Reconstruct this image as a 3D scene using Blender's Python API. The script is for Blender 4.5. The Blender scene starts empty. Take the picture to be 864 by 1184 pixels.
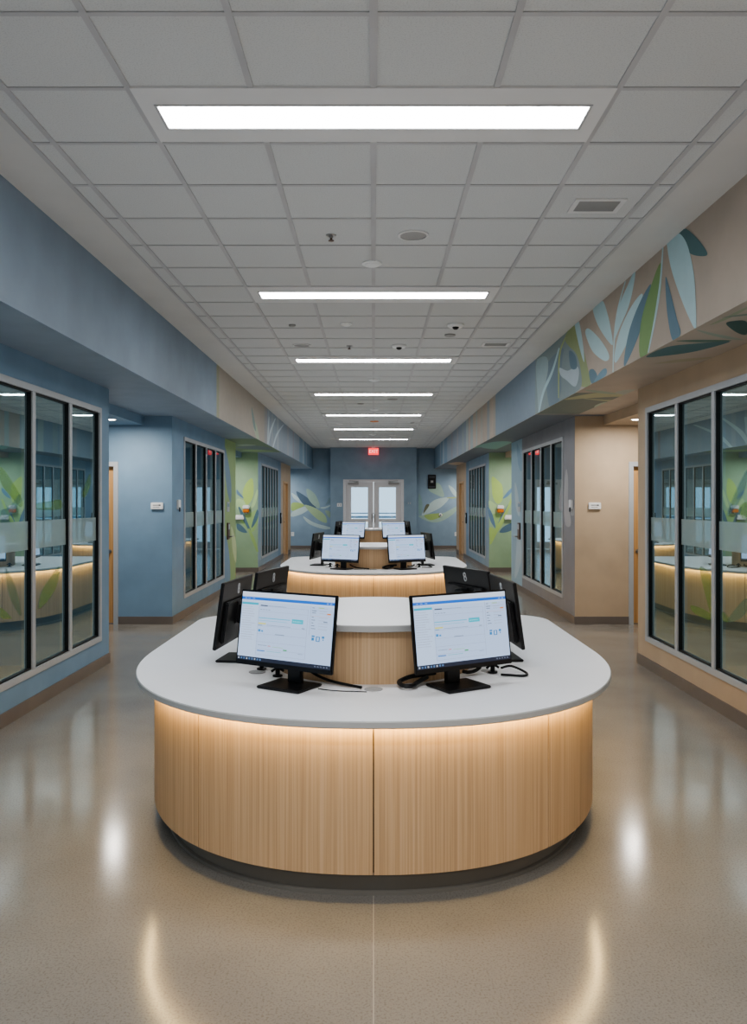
import bpy, bmesh, math, random
from mathutils import Vector, Matrix
random.seed(7)
C = bpy.context.scene.collection
F, CX, HY, EYE = 925.0, 432.0, 580.0, 1.6        # focal length in px, vanishing point, eye height
PI = math.pi
XW, XS, ZS, ZC = 2.63, 2.075, 2.717, 3.42        # wall plane, soffit face, soffit underside, ceiling

def lin(c):
    c /= 255.0
    return c/12.92 if c <= .04045 else ((c+.055)/1.055)**2.4
def rgb(r, g, b, k=1.0):
    return (min(1, lin(r)*k), min(1, lin(g)*k), min(1, lin(b)*k), 1.0)
def dull(c, k=.22):
    m = .3*c[0]+.6*c[1]+.1*c[2]
    return (c[0]+(m-c[0])*k, c[1]+(m-c[1])*k, c[2]+(m-c[2])*k, 1.0)

# ------------------------------------------------------------------ materials
def new_mat(name):
    m = bpy.data.materials.new(name); m.use_nodes = True
    nt = m.node_tree
    return m, nt, nt.nodes['Principled BSDF']
def tex_coord(nt, scale=(1, 1, 1)):
    tc = nt.nodes.new('ShaderNodeTexCoord'); mp = nt.nodes.new('ShaderNodeMapping')
    mp.inputs['Scale'].default_value = scale
    nt.links.new(tc.outputs['Object'], mp.inputs['Vector'])
    return mp
def noise(nt, vec, scale, detail=3):
    n = nt.nodes.new('ShaderNodeTexNoise'); n.inputs['Scale'].default_value = scale
    n.inputs['Detail'].default_value = detail
    nt.links.new(vec.outputs[0], n.inputs['Vector'])
    return n
def ramp(nt, fac, stops):
    r = nt.nodes.new('ShaderNodeValToRGB'); e = r.color_ramp.elements
    while len(e) < len(stops): e.new(.5)
    for q, (p, c) in zip(e, stops): q.position = p; q.color = c
    nt.links.new(fac, r.inputs['Fac'])
    return r
def bump(nt, bs, h, strength, dist=.01):
    b = nt.nodes.new('ShaderNodeBump'); b.inputs['Strength'].default_value = strength
    b.inputs['Distance'].default_value = dist
    nt.links.new(h, b.inputs['Height']); nt.links.new(b.outputs[0], bs.inputs['Normal'])
def sc(c, k): return (min(1, c[0]*k), min(1, c[1]*k), min(1, c[2]*k), 1)
def paint(name, col, rough=.55, var=.06, spec=.35, nscale=3.0, metal=0, bmp=.05):
    m, nt, bs = new_mat(name)
    v = tex_coord(nt); n = noise(nt, v, nscale)
    r = ramp(nt, n.outputs['Fac'], [(.3, sc(col, 1-var)), (.7, sc(col, 1+var))])
    nt.links.new(r.outputs[0], bs.inputs['Base Color'])
    bs.inputs['Roughness'].default_value = rough; bs.inputs['Metallic'].default_value = metal
    bs.inputs['Specular IOR Level'].default_value = spec
    if bmp:
        n2 = noise(nt, v, 180, 2); bump(nt, bs, n2.outputs['Fac'], bmp, .002)
    return m
def emit(name, col, s):
    m, nt, bs = new_mat(name)
    bs.inputs['Base Color'].default_value = (.02, .02, .02, 1)
    bs.inputs['Emission Color'].default_value = col; bs.inputs['Emission Strength'].default_value = s
    v = tex_coord(nt); n = noise(nt, v, 40, 1)
    r = ramp(nt, n.outputs['Fac'], [(0, sc(col, .98)), (1, sc(col, 1.0))])
    nt.links.new(r.outputs[0], bs.inputs['Emission Color'])
    return m
def attr_paint(name, rough=.6, var=.05):
    m, nt, bs = new_mat(name)
    a = nt.nodes.new('ShaderNodeAttribute'); a.attribute_name = 'Col'
    v = tex_coord(nt); n = noise(nt, v, 9, 4)
    r = ramp(nt, n.outputs['Fac'], [(.3, (1-var,)*3+(1,)), (.7, (1, 1, 1, 1))])
    mx = nt.nodes.new('ShaderNodeMix'); mx.data_type = 'RGBA'; mx.blend_type = 'MULTIPLY'
    mx.inputs[0].default_value = 1
    nt.links.new(a.outputs['Color'], mx.inputs[6]); nt.links.new(r.outputs[0], mx.inputs[7])
    nt.links.new(mx.outputs[2], bs.inputs['Base Color'])
    bs.inputs['Roughness'].default_value = rough; bs.inputs['Specular IOR Level'].default_value = .3
    return m
def attr_emit(name, s):
    m, nt, bs = new_mat(name)
    a = nt.nodes.new('ShaderNodeAttribute'); a.attribute_name = 'Col'
    nt.links.new(a.outputs['Color'], bs.inputs['Emission Color'])
    bs.inputs['Emission Strength'].default_value = s
    bs.inputs['Base Color'].default_value = (.02, .02, .02, 1); bs.inputs['Roughness'].default_value = .5
    return m
def wood(name, a, b, c):
    m, nt, bs = new_mat(name)
    v = tex_coord(nt, (130, 130, 1.1)); n = noise(nt, v, 1.0, 4)
    v2 = tex_coord(nt, (7, 7, .25)); n2 = noise(nt, v2, 1.0, 2)
    mx = nt.nodes.new('ShaderNodeMath'); mx.operation = 'MULTIPLY_ADD'
    mx.inputs[1].default_value = .86; nt.links.new(n.outputs['Fac'], mx.inputs[0])
    m3 = nt.nodes.new('ShaderNodeMath'); m3.operation = 'MULTIPLY'; m3.inputs[1].default_value = .14
    nt.links.new(n2.outputs['Fac'], m3.inputs[0]); nt.links.new(m3.outputs[0], mx.inputs[2])
    r = ramp(nt, mx.outputs[0], [(.3, a), (.5, b), (.72, c)])
    nt.links.new(r.outputs[0], bs.inputs['Base Color'])
    bs.inputs['Roughness'].default_value = .5; bs.inputs['Specular IOR Level'].default_value = .3
    bump(nt, bs, mx.outputs[0], .08, .002)
    return m
def glass(name, tint, fac, gtint=(.8, .9, .92, 1), rough=.0):
    m = bpy.data.materials.new(name); m.use_nodes = True; nt = m.node_tree; nt.nodes.clear()
    out = nt.nodes.new('ShaderNodeOutputMaterial'); mix = nt.nodes.new('ShaderNodeMixShader')
    t = nt.nodes.new('ShaderNodeBsdfTransparent'); g = nt.nodes.new('ShaderNodeBsdfGlossy')
    t.inputs[0].default_value = tint; g.inputs['Color'].default_value = gtint; g.inputs['Roughness'].default_value = rough
    lw = nt.nodes.new('ShaderNodeLayerWeight'); lw.inputs['Blend'].default_value = .35
    ma = nt.nodes.new('ShaderNodeMath'); ma.operation = 'MULTIPLY_ADD'; ma.use_clamp = True
    ma.inputs[1].default_value = .45; ma.inputs[2].default_value = fac
    nt.links.new(lw.outputs['Fresnel'], ma.inputs[0]); nt.links.new(ma.outputs[0], mix.inputs[0])
    nt.links.new(t.outputs[0], mix.inputs[1]); nt.links.new(g.outputs[0], mix.inputs[2])
    nt.links.new(mix.outputs[0], out.inputs[0])
    return m
def frost(name, col, k):
    m = bpy.data.materials.new(name); m.use_nodes = True; nt = m.node_tree; nt.nodes.clear()
    out = nt.nodes.new('ShaderNodeOutputMaterial'); mix = nt.nodes.new('ShaderNodeMixShader')
    t = nt.nodes.new('ShaderNodeBsdfTransparent'); d = nt.nodes.new('ShaderNodeBsdfDiffuse')
    t.inputs[0].default_value = (.75, .85, .85, 1)
    v = tex_coord(nt); n = noise(nt, v, 12)
    r = ramp(nt, n.outputs['Fac'], [(.2, sc(col, .95)), (.8, col)])
    nt.links.new(r.outputs[0], d.inputs[0]); mix.inputs[0].default_value = k
    nt.links.new(t.outputs[0], mix.inputs[1]); nt.links.new(d.outputs[0], mix.inputs[2])
    nt.links.new(mix.outputs[0], out.inputs[0])
    return m

def floor_mat():
    m, nt, bs = new_mat('polished_terrazzo')
    v = tex_coord(nt); n = noise(nt, v, 1.3, 5); n2 = noise(nt, v, 120, 3); n3 = noise(nt, v, 300, 1)
    r = ramp(nt, n.outputs['Fac'], [(.3, rgb(130, 125, 118)), (.7, rgb(144, 139, 131))])
    r2 = ramp(nt, n2.outputs['Fac'], [(.35, (.78, .77, .75, 1)), (.5, (1, 1, 1, 1)), (.68, (1.0, 1.0, 1.0, 1))])
    r3 = ramp(nt, n3.outputs['Fac'], [(.3, (.86, .86, .86, 1)), (.42, (1, 1, 1, 1))])
    x = r
    for q in (r2, r3):
        mx = nt.nodes.new('ShaderNodeMix'); mx.data_type = 'RGBA'; mx.blend_type = 'MULTIPLY'; mx.inputs[0].default_value = 1
        nt.links.new(x.outputs[2] if x is not r else x.outputs[0], mx.inputs[6]); nt.links.new(q.outputs[0], mx.inputs[7]); x = mx
    # cast joint down the middle of the corridor
    tc = nt.nodes.new('ShaderNodeTexCoord'); sp = nt.nodes.new('ShaderNodeSeparateXYZ'); nt.links.new(tc.outputs['Object'], sp.inputs[0])
    ab = nt.nodes.new('ShaderNodeMath'); ab.operation = 'ABSOLUTE'; nt.links.new(sp.outputs['X'], ab.inputs[0])
    lt = nt.nodes.new('ShaderNodeMath'); lt.operation = 'LESS_THAN'; lt.inputs[1].default_value = .0025; nt.links.new(ab.outputs[0], lt.inputs[0])
    mj = nt.nodes.new('ShaderNodeMix'); mj.data_type = 'RGBA'; nt.links.new(lt.outputs[0], mj.inputs[0])
    nt.links.new(x.outputs[2], mj.inputs[6]); mj.inputs[7].default_value = rgb(158, 152, 143)
    nt.links.new(mj.outputs[2], bs.inputs['Base Color'])
    rr = nt.nodes.new('ShaderNodeMapRange'); rr.inputs[3].default_value = .12; rr.inputs[4].default_value = .18
    nt.links.new(n.outputs['Fac'], rr.inputs[0]); nt.links.new(rr.outputs[0], bs.inputs['Roughness'])
    bs.inputs['Specular IOR Level'].default_value = .36
    return m
def ceiling_mat():
    m, nt, bs = new_mat('acoustic_tile')
    v = tex_coord(nt); n = noise(nt, v, 150, 4); n2 = noise(nt, v, 1.5, 2)
    r = ramp(nt, n.outputs['Fac'], [(.32, rgb(188, 190, 190)), (.5, rgb(201, 203, 203))])
    nt.links.new(r.outputs[0], bs.inputs['Base Color'])
    bs.inputs['Roughness'].default_value = .9; bs.inputs['Specular IOR Level'].default_value = .1
    bump(nt, bs, n.outputs['Fac'], .25, .003)
    return m

M = dict(
    blue=paint('wall_blue', rgb(120, 146, 168)), tan=paint('wall_tan', rgb(181, 162, 139)), soffit=paint('soffit_tan', rgb(172, 160, 147)), soffitblue=paint('soffit_blue', rgb(134, 149, 164)),
    grey=paint('wall_grey', rgb(134, 134, 138)), slate=paint('wall_slate', rgb(134, 155, 172)),
    green=paint('wall_green', rgb(148, 174, 144)), pale=paint('wall_pale', rgb(190, 188, 184)),
    teal=paint('room_wall', rgb(120, 140, 140)), base=paint('baseboard_vinyl', rgb(112, 104, 98), .45),
    gyp=paint('gypsum', rgb(202, 202, 200), .8, .02), grid=paint('ceiling_grid', rgb(180, 180, 182), .5),
    tile=ceiling_mat(), floor=floor_mat(),
    lightpan=paint('light_pan', rgb(212, 212, 212), .5, .01, bmp=0),
    top=paint('solid_surface', rgb(234, 234, 236), .38, .015, .4), topedge=paint('solid_surface_edge', rgb(178, 178, 177), .5, .02),
    wood=wood('oak_veneer', rgb(176, 145, 112), rgb(196, 164, 128), rgb(208, 178, 144)),
    doorwood=wood('maple_door', rgb(170, 128, 82), rgb(192, 150, 102), rgb(206, 166, 118)),
    core=paint('dark_core', rgb(45, 38, 32), .7), toe=paint('toe_kick', rgb(118, 114, 107), .32, .05, .5),
    alu=paint('painted_aluminium', rgb(168, 172, 176), .4, .02, .5, bmp=0),
    doorgrey=paint('grey_door', rgb(205, 205, 208), .45, .02, .4),
    gasket=paint('black_gasket', rgb(22, 24, 26), .5), black=paint('black_plastic', rgb(20, 20, 22), .38, .05, .5, bmp=0),
    black2=paint('black_rubber', rgb(16, 16, 16), .5), steel=paint('brushed_steel', rgb(180, 180, 180), .3, .03, .5, metal=1),
    white=paint('white_plastic', rgb(225, 226, 226), .4, .01, .4, bmp=0), dark=paint('dark_print', rgb(70, 74, 80), .6),
    greyp=paint('grey_grille', rgb(158, 158, 157), .6), emblem=paint('silver_emblem', rgb(190, 192, 195), .35, bmp=0),
    red=emit('exit_red', (1.0, .06, .06, 1), 1.3), exitw=emit('exit_letters', (1, .55, .5, 1), 1.3),
    orange=paint('orange_plastic', rgb(205, 120, 50), .4), redp=paint('red_notice', rgb(200, 60, 50), .5),
    brown=paint('brown_dispenser', rgb(95, 75, 65), .4),
    strip=emit('led_panel', (.97, .985, 1.0, 1), 17.0), led=emit('warm_led', (1.0, .70, .31, 1), 36.0),
    can=emit('downlight_lens', (1.0, .93, .82, 1), 14.0),
    glass=glass('window_glass', (.52, .66, .67, 1), .20, (.66, .82, .85, 1)), doorglass=glass('door_glass', (.82, .92, 1, 1), .03),
    frost=frost('frosted_film', rgb(205, 220, 220), .42), decal=None, mural=attr_paint('mural_paint'),
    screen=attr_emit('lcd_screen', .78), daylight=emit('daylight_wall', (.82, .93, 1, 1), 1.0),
    disc=paint('grommet_grey', rgb(160, 160, 160), .5),
)

# ------------------------------------------------------------------ mesh helpers
class MB:
    def __init__(s): s.bm = bmesh.new(); s.col = s.bm.loops.layers.float_color.new('Col')
    def box(s, x0, x1, y0, y1, z0, z1, mi=0, bev=0):
        x0, x1 = min(x0, x1), max(x0, x1); y0, y1 = min(y0, y1), max(y0, y1); z0, z1 = min(z0, z1), max(z0, z1)
        v = [s.bm.verts.new(p) for p in ((x0,y0,z0),(x1,y0,z0),(x1,y1,z0),(x0,y1,z0),(x0,y0,z1),(x1,y0,z1),(x1,y1,z1),(x0,y1,z1))]
        fs = [s.bm.faces.new([v[i] for i in f]) for f in ((0,3,2,1),(4,5,6,7),(0,1,5,4),(1,2,6,5),(2,3,7,6),(3,0,4,7))]
        for f in fs: f.material_index = mi
        if bev:
            es = {e for f in fs for e in f.edges}
            bmesh.ops.bevel(s.bm, geom=list(es), offset=bev, segments=2, affect='EDGES')
        return s
    def prism(s, pts, z0, z1, mi=0, mside=None):
        n = len(pts)
        a = [s.bm.verts.new((p[0], p[1], z0)) for p in pts]; b = [s.bm.verts.new((p[0], p[1], z1)) for p in pts]
        s.bm.faces.new(b).material_index = mi; s.bm.faces.new(a[::-1]).material_index = mi
        for i in range(n):
            f = s.bm.faces.new((a[i], a[(i+1) % n], b[(i+1) % n], b[i])); f.material_index = mi if mside is None else mside
            f.smooth = True
        return s
    def poly(s, pts, col=None, mi=0):
        f = s.bm.faces.new([s.bm.verts.new(p) for p in pts]); f.material_index = mi
        if col:
            for l in f.loops: l[s.col] = col
        return s
    def lathe(s, prof, c=(0, 0, 0), n=32, mi=0):
        rings = []
        for r, z in prof:
            rings.append([s.bm.verts.new((c[0]+r*math.cos(2*PI*i/n), c[1]+r*math.sin(2*PI*i/n), c[2]+z)) for i in range(n)])
        for a, b in zip(rings, rings[1:]):
            for i in range(n):
                f = s.bm.faces.new((a[i], a[(i+1) % n], b[(i+1) % n], b[i])); f.smooth = True; f.material_index = mi
        s.bm.faces.new(rings[0][::-1]).material_index = mi; s.bm.faces.new(rings[-1]).material_index = mi
        return s
    def tube(s, pts, r, n=8, closed=False, sub=6):
        p = spline([Vector(q) for q in pts], sub, closed)
        rings = []
        up = Vector((0, 0, 1))
        N = len(p)
        for i, q in enumerate(p):
            t = (p[(i+1) % N]-p[i-1]) if closed else (p[min(i+1, N-1)]-p[max(i-1, 0)])
            t.normalize()
            a = t.cross(up)
            if a.length < .05: a = t.cross(Vector((1, 0, 0)))
            a.normalize(); b = t.cross(a)
            rings.append([s.bm.verts.new(q + r*(a*math.cos(2*PI*k/n)+b*math.sin(2*PI*k/n))) for k in range(n)])
        for i in range(N if closed else N-1):
            A, B = rings[i], rings[(i+1) % N]
            for k in range(n):
                f = s.bm.faces.new((A[k], A[(k+1) % n], B[(k+1) % n], B[k])); f.smooth = True
        if not closed: s.bm.faces.new(rings[0][::-1]); s.bm.faces.new(rings[-1])
        return s
    def xf(s, m):
        bmesh.ops.transform(s.bm, matrix=m, verts=s.bm.verts); return s
    def build(s, name, mats, parent=None, loc=None):
        bmesh.ops.recalc_face_normals(s.bm, faces=s.bm.faces)
        me = bpy.data.meshes.new(name); s.bm.to_mesh(me); s.bm.free(); me.set_sharp_from_angle(angle=math.radians(35))
        for m in (mats if isinstance(mats, (list, tuple)) else [mats]): me.materials.append(m)
        o = bpy.data.objects.new(name, me); C.objects.link(o)
        if parent: o.parent = parent
        if loc: o.location = loc
        return o
def spline(p, sub, closed=False):
    out = []; n = len(p)
    rng = range(n if closed else n-1)
    for i in rng:
        p0 = p[i-1] if (closed or i > 0) else p[i]; p1 = p[i]; p2 = p[(i+1) % n]
        p3 = p[(i+2) % n] if (closed or i+2 < n) else p2
        for k in range(sub):
            t = k/sub
            out.append(.5*((2*p1)+(p2-p0)*t+(2*p0-5*p1+4*p2-p3)*t*t+(3*p1-p0-3*p2+p3)*t*t*t))
    if not closed: out.append(p[-1].copy())
    return out
def tag(o, label, cat, group=None, kind=None):
    o['label'] = label; o['category'] = cat
    if group: o['group'] = group
    if kind: o['kind'] = kind
    return o
def thing(name, label, cat, loc=(0, 0, 0), rz=0, group=None, kind=None):
    o = bpy.data.objects.new(name, None); C.objects.link(o)
    o.location = loc; o.rotation_euler = (0, 0, rz); o.empty_display_size = .1
    return tag(o, label, cat, group, kind)
def kids(o): return [c for c in bpy.data.objects if c.parent == o]
def dup(o, loc, rz=None, label=None, only=None):
    r = o.copy(); C.objects.link(r); r.location = loc
    if rz is not None: r.rotation_euler = (0, 0, rz)
    if label: r['label'] = label
    for ch in kids(o):
        c = ch.copy(); C.objects.link(c); c.parent = r
        for g in kids(ch):
            d = g.copy(); C.objects.link(d); d.parent = c
    return r
# pixel of the photograph -> point on a plane of the room
def on_x(px, py, X):
    d = F*X/(px-CX); return Vector((X, d, EYE+(HY-py)*d/F))
def on_y(px, py, Y): return Vector(((px-CX)*Y/F, Y, EYE+(HY-py)*Y/F))
def on_z(px, py, Z):
    d = F*(Z-EYE)/(HY-py); return Vector(((px-CX)*d/F, d, Z))
def crop(ox, oy, s): return lambda p: (ox+p[0]/s, oy+p[1]/s)
class Mural:
    lim = ((-9, 9), (-9, 99), (-9, 9))
    def fit(s, p): return Vector([min(max(c, a), b) for c, (a, b) in zip(p, s.lim)])
    def __init__(s, plane, val, off):   # off: direction of the layers
        s.mb = MB(); s.pl = plane; s.v = val; s.off = Vector(off); s.k = 0
    def add(s, pts, col, sub=5, smooth=True):
        s.k += 1
        q = [Vector((p[0], p[1])) for p in pts]
        if smooth: q = spline(q, sub, True)
        w = [s.fit(s.pl(p.x, p.y, s.v))+s.off*(.0003+.00005*s.k) for p in q]
        s.mb.poly(w, dull(col)); return s
    def stem(s, pts, w, col):
        q = spline([Vector(p) for p in pts], 6)
        L, R = [], []
        for i, p in enumerate(q):
            t = q[min(i+1, len(q)-1)]-q[max(i-1, 0)]; t.normalize(); nrm = Vector((-t.y, t.x))
            h = w*(.5+.5*(1-abs(2*i/(len(q)-1)-1)))*.5
            L.append(p+nrm*h); R.append(p-nrm*h)
        return s.add(L+R[::-1], col, smooth=False)
    def rect3(s, a, b, col, axis):      # a,b: (u,v) in the plane's own metres
        s.k += 1; o = s.off*(.0003+.00005*s.k)
        if axis == 'x': P = [(s.v, a[0], a[1]), (s.v, b[0], a[1]), (s.v, b[0], b[1]), (s.v, a[0], b[1])]
        elif axis == 'y': P = [(a[0], s.v, a[1]), (b[0], s.v, a[1]), (b[0], s.v, b[1]), (a[0], s.v, b[1])]
        else: P = [(a[0], a[1], s.v), (b[0], a[1], s.v), (b[0], b[1], s.v), (a[0], b[1], s.v)]
        s.mb.poly([Vector(p)+o for p in P], dull(col)); return s
    def build(s, parent): return s.mb.build('leaf_mural', M['mural'], parent)

# ------------------------------------------------------------------ room shell
Y0, YE, YB = -6.0, 27.3, 26.9
def struct(name, mb, mats, label, cat, parent=None):
    o = mb.build(name, mats, parent)
    if parent is None: tag(o, label, cat, kind='structure')
    return o
struct('floor', MB().box(-5.5, 5.5, Y0-.2, 32, -.1, 0), M['floor'], 'polished beige terrazzo floor running the length of the corridor', 'floor')
ceil = struct('ceiling', MB().box(-1.74, 1.74, Y0, YE, ZC, ZC+.05), M['tile'], 'white acoustic tile ceiling with a grey grid above the corridor', 'ceiling')
g = MB()
for i in range(-3, 4):
    w = .014 if i else .016
    g.box(i*.54-w, i*.54+w, Y0, YE, ZC-.006, ZC)
y = 3.52-.54*12
while y < YE:
    g.box(-1.74, 1.74, y-.012, y+.012, ZC-.005, ZC); y += .54
for sx in (-1, 1): g.box(sx*1.725, sx*1.75, Y0, YE, ZC-.008, ZC)
struct('ceiling_grid', g, M['grid'], '', '', ceil)
g = MB()
for sx in (-1, 1): g.box(sx*1.74, sx*2.2, Y0, YE, ZC, ZC+.05)
struct('ceiling_border', g, M['gyp'], '', '', ceil)

WB = (10.44, 15.25, 18.2, 22.7, 25.34)
SEG = ((Y0, 7.95, (3.9, 7.71)), (10.45, 15.25, (11.08, 14.07)), (18.21, 22.7, (18.72, 22.0)))
WZ = (.26, 2.5)
for sx, side in ((-1, 'left'), (1, 'right')):
    near = M['blue'] if sx < 0 else M['tan']
    mats = [near, M['blue'] if sx < 0 else M['grey'], M['slate'] if sx < 0 else M['slate'], M['tan']]
    mb = MB()
    X0, X1 = sx*XW, sx*(XW+.15)
    for k, (a, b, (wa, wb)) in enumerate(SEG):
        mb.box(X0, X1, a, wa, 0, ZS, k); mb.box(X0, X1, wb, b, 0, ZS, k)
        mb.box(X0, X1, wa, wb, 0, WZ[0], k); mb.box(X0, X1, wa, wb, WZ[1], ZS, k)
    mb.box(X0, X1, 22.7, 23.3, 0, ZS, 3); mb.box(X0, X1, 24.5, 25.34, 0, ZS, 3); mb.box(X0, X1, 23.3, 24.5, 2.2, ZS, 3)
    wl = struct('wall_'+side, mb, mats, {'left': 'blue corridor wall with the tall glazed rooms on the left', 'right': 'tan and grey corridor wall with the tall glazed rooms on the right'}[side], 'wall')
    # return walls of the alcoves
    r1 = MB()
    r1.box(X0, X1, 10.44, 10.45, 0, ZS); r1.box(X1, sx*3.33, 10.44, 10.59, 0, ZS); r1.box(sx*4.32, sx*5.3, 10.44, 10.59, 0, 2.6); r1.box(sx*3.33, sx*4.32, 10.44, 10.59, 2.12, 2.6)
    a1 = struct('wall_'+side, r1, near, {'left': 'blue return wall facing the camera with a wooden door in it', 'right': 'tan return wall facing the camera with a wooden door in it'}[side], 'wall')
    r2 = MB().box(X0, X1, 18.2, 18.21, 0, ZS); r2.box(X1, sx*5.3, 18.2, 18.35, 0, 2.6); r2.box(X1, sx*3.0, 18.2, 18.35, 2.6, ZS)
    a2 = struct('wall_'+side, r2, M['green'], 'green return wall painted with leaves, in the second recess on the '+side, 'wall')
    r3 = MB()
    for q0, q1 in ((7.8, 7.95), (15.1, 15.25), (22.55, 22.7), (25.19, 25.34)): r3.box(sx*(XW+.15), sx*5.3, q0, q1, 0, 2.6)
    struct('wall_'+side, r3, near, 'partition walls between the glazed rooms on the '+side, 'wall')
    struct('wall_'+side, MB().box(sx*5.3, sx*5.45, Y0, YE, 0, 2.7), M['teal'], 'dim back wall seen through the glazing on the '+side, 'wall')
    # soffit
    so = MB().box(sx*XS, sx*3.0, Y0, YE, ZS, ZC+.05)
    sof = struct('soffit_'+side, so, M['soffit'] if sx > 0 else M['soffitblue'], {'left': 'deep blue soffit running under the ceiling on the left', 'right': 'deep tan soffit with a leaf mural running under the ceiling on the right'}[side], 'soffit')
    struct('ceiling_'+side, MB().box(sx*3.0, sx*5.45, Y0, YE, 2.6, 2.72), near, 'low ceiling over the alcoves and rooms on the '+side, 'ceiling')
    # baseboards
    bb = MB(); t = .012; h = .1
    for a, b in ((Y0, 7.95), (10.44-t, 15.25), (18.2-t, 23.3), (24.5, 25.34)): bb.box(X0, X0-sx*t, a, b, 0, h)
    bb.box(X0, sx*3.33, 10.44-t, 10.44, 0, h); bb.box(sx*4.32, sx*5.3, 10.44-t, 10.44, 0, h)
    bb.box(X0, sx*5.3, 18.2-t, 18.2, 0, h); bb.box(sx*5.3, sx*5.288, Y0, YE, 0, h)
    bb.box(sx*1.45, sx*5.3, YE-t, YE, 0, h)
    bb.box(X0, sx*5.3, 7.95, 7.95+t, 0, h); bb.box(X0, sx*5.3, 15.25, 15.25+t, 0, h)
    struct('baseboard_'+side, bb, M['base'], 'dark taupe vinyl baseboard along the foot of the walls on the '+side, 'baseboard')
    if sx < 0: WL, SL, GL = wl, sof, a2
    else: WR, SR, GR = wl, sof, a2
# end wall
e = MB()
for sx in (-1, 1):
    e.box(sx*1.45, sx*5.45, YE, YE+.15, 0, ZC+.05); e.box(sx*1.02, sx*1.45, YB, YE+.15, 0, ZC+.05)
e.box(-1.02, 1.02, YB, YE+.15, 2.345, ZC+.05)
WE = struct('wall_end', e, M['slate'], 'slate blue wall closing the far end of the corridor', 'wall')
struct('wall_back', MB().box(-5.45, 5.45, Y0-.15, Y0, 0, ZC+.05), M['pale'], 'pale wall behind the viewpoint', 'wall')
# lobby behind the double doors
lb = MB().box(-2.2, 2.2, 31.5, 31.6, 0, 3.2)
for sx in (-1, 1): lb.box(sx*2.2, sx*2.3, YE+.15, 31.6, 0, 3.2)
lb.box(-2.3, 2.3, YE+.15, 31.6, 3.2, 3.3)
struct('wall_outside', lb, M['daylight'], 'bright daylit lobby walls seen through the double door glass', 'wall')  # outside light put into the walls as their own glow

# ------------------------------------------------------------------ windows
WINS = []
def window(n, sx, y0, y1, npan, label, rec=.025):
    z0, z1 = WZ
    r = thing('window_%d' % n, label, 'window', (sx*XW, (y0+y1)/2, z0), kind='structure')
    W, H = (y1-y0), z1-z0
    f = MB(); fw, md = .05, .055
    x0, x1 = -sx*.012, sx*.08          # local x, towards the corridor is -sx
    f.box(x0, x1, -W/2, -W/2+fw, 0, H); f.box(x0, x1, W/2-fw, W/2, 0, H)
    f.box(x0, x1, -W/2+fw, W/2-fw, 0, fw); f.box(x0, x1, -W/2+fw, W/2-fw, H-fw, H)
    pitch = (W-fw)/npan
    for k in range(1, npan): yc = -W/2+fw/2+pitch*k; f.box(x0+sx*.004, x1, yc-md/2, yc+md/2, fw, H-fw)
    f.build('window_frame', M['alu'], r)
    for k in range(npan):
        a = -W/2+fw/2+pitch*k+md/2; b = a+pitch-md; c0, c1 = fw, H-fw
        gk = MB(); gw = .012; gx0, gx1 = sx*.004, sx*(rec+.008)
        gk.box(gx0, gx1, a, a+gw, c0, c1); gk.box(gx0, gx1, b-gw, b, c0, c1); gk.box(gx0, gx1, a, b, c0, c0+gw); gk.box(gx0, gx1, a, b, c1-gw, c1)
        gk.build('gasket', M['gasket'], r)
        p = MB().poly([(sx*rec, a+.01, c0+.01), (sx*rec, b-.01, c0+.01), (sx*rec, b-.01, c1-.01), (sx*rec, a+.01, c1-.01)]).build('glass_pane', M['glass'], r)
        MB().poly([(sx*(rec-.002), a+gw, 1.23-z0), (sx*(rec-.002), b-gw, 1.23-z0), (sx*(rec-.002), b-gw, 1.45-z0), (sx*(rec-.002), a+gw, 1.45-z0)]).build('frosted_band', M['frost'], p)
    WINS.append((r, y0, y1))
    return r
wn = 1
for sx, s in ((-1, 'left'), (1, 'right')):
    col = 'blue' if sx < 0 else 'tan'
    w = window(wn, sx, 3.9, 7.71, 5, 'tall aluminium framed glazing in the near %s wall, with frosted band' % col)
    if sx < 0: W1 = w
    else: W2 = w
    window(wn+1, sx, 11.08, 14.07, 4, 'four pane tall glazing in the second %s wall section' % ('blue' if sx < 0 else 'grey'))
    window(wn+2, sx, 18.72, 22.0, 6, 'narrow paned glazing in the far slate wall section on the %s' % s, .012)
    wn += 3

# ------------------------------------------------------------------ doors
def side_door(n, sx, label):
    r = thing('door_%d' % n, label, 'door', (sx*3.33, 10.44, 0), kind='structure')
    f = MB(); w = .99
    f.box(0, sx*.06, -.02, .15, 0, 2.12); f.box(sx*(w-.06), sx*w, -.02, .15, 0, 2.12); f.box(sx*.06, sx*(w-.06), -.02, .15, 2.06, 2.12)
    f.build('door_frame', M['alu'], r)
    l = MB().box(sx*.063, sx*(w-.063), .05, .095, .008, 2.057).build('door_leaf', M['doorwood'], r)
    h = MB().lathe([(.026, 0), (.026, .012), (.012, .014), (.012, .05)], n=16).xf(Matrix.Translation((sx*.13, .05, .95)) @ Matrix.Rotation(PI/2, 4, 'X'))
    h.tube([(sx*.13, .005, .95), (sx*.17, .0, .95), (sx*.25, .003, .948)], .009)
    h.build('lever_handle', M['steel'], l)
side_door(1, -1, 'light wooden door with steel lever in the blue return wall')
side_door(2, 1, 'light wooden door with grey frame in the tan return wall')
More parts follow.
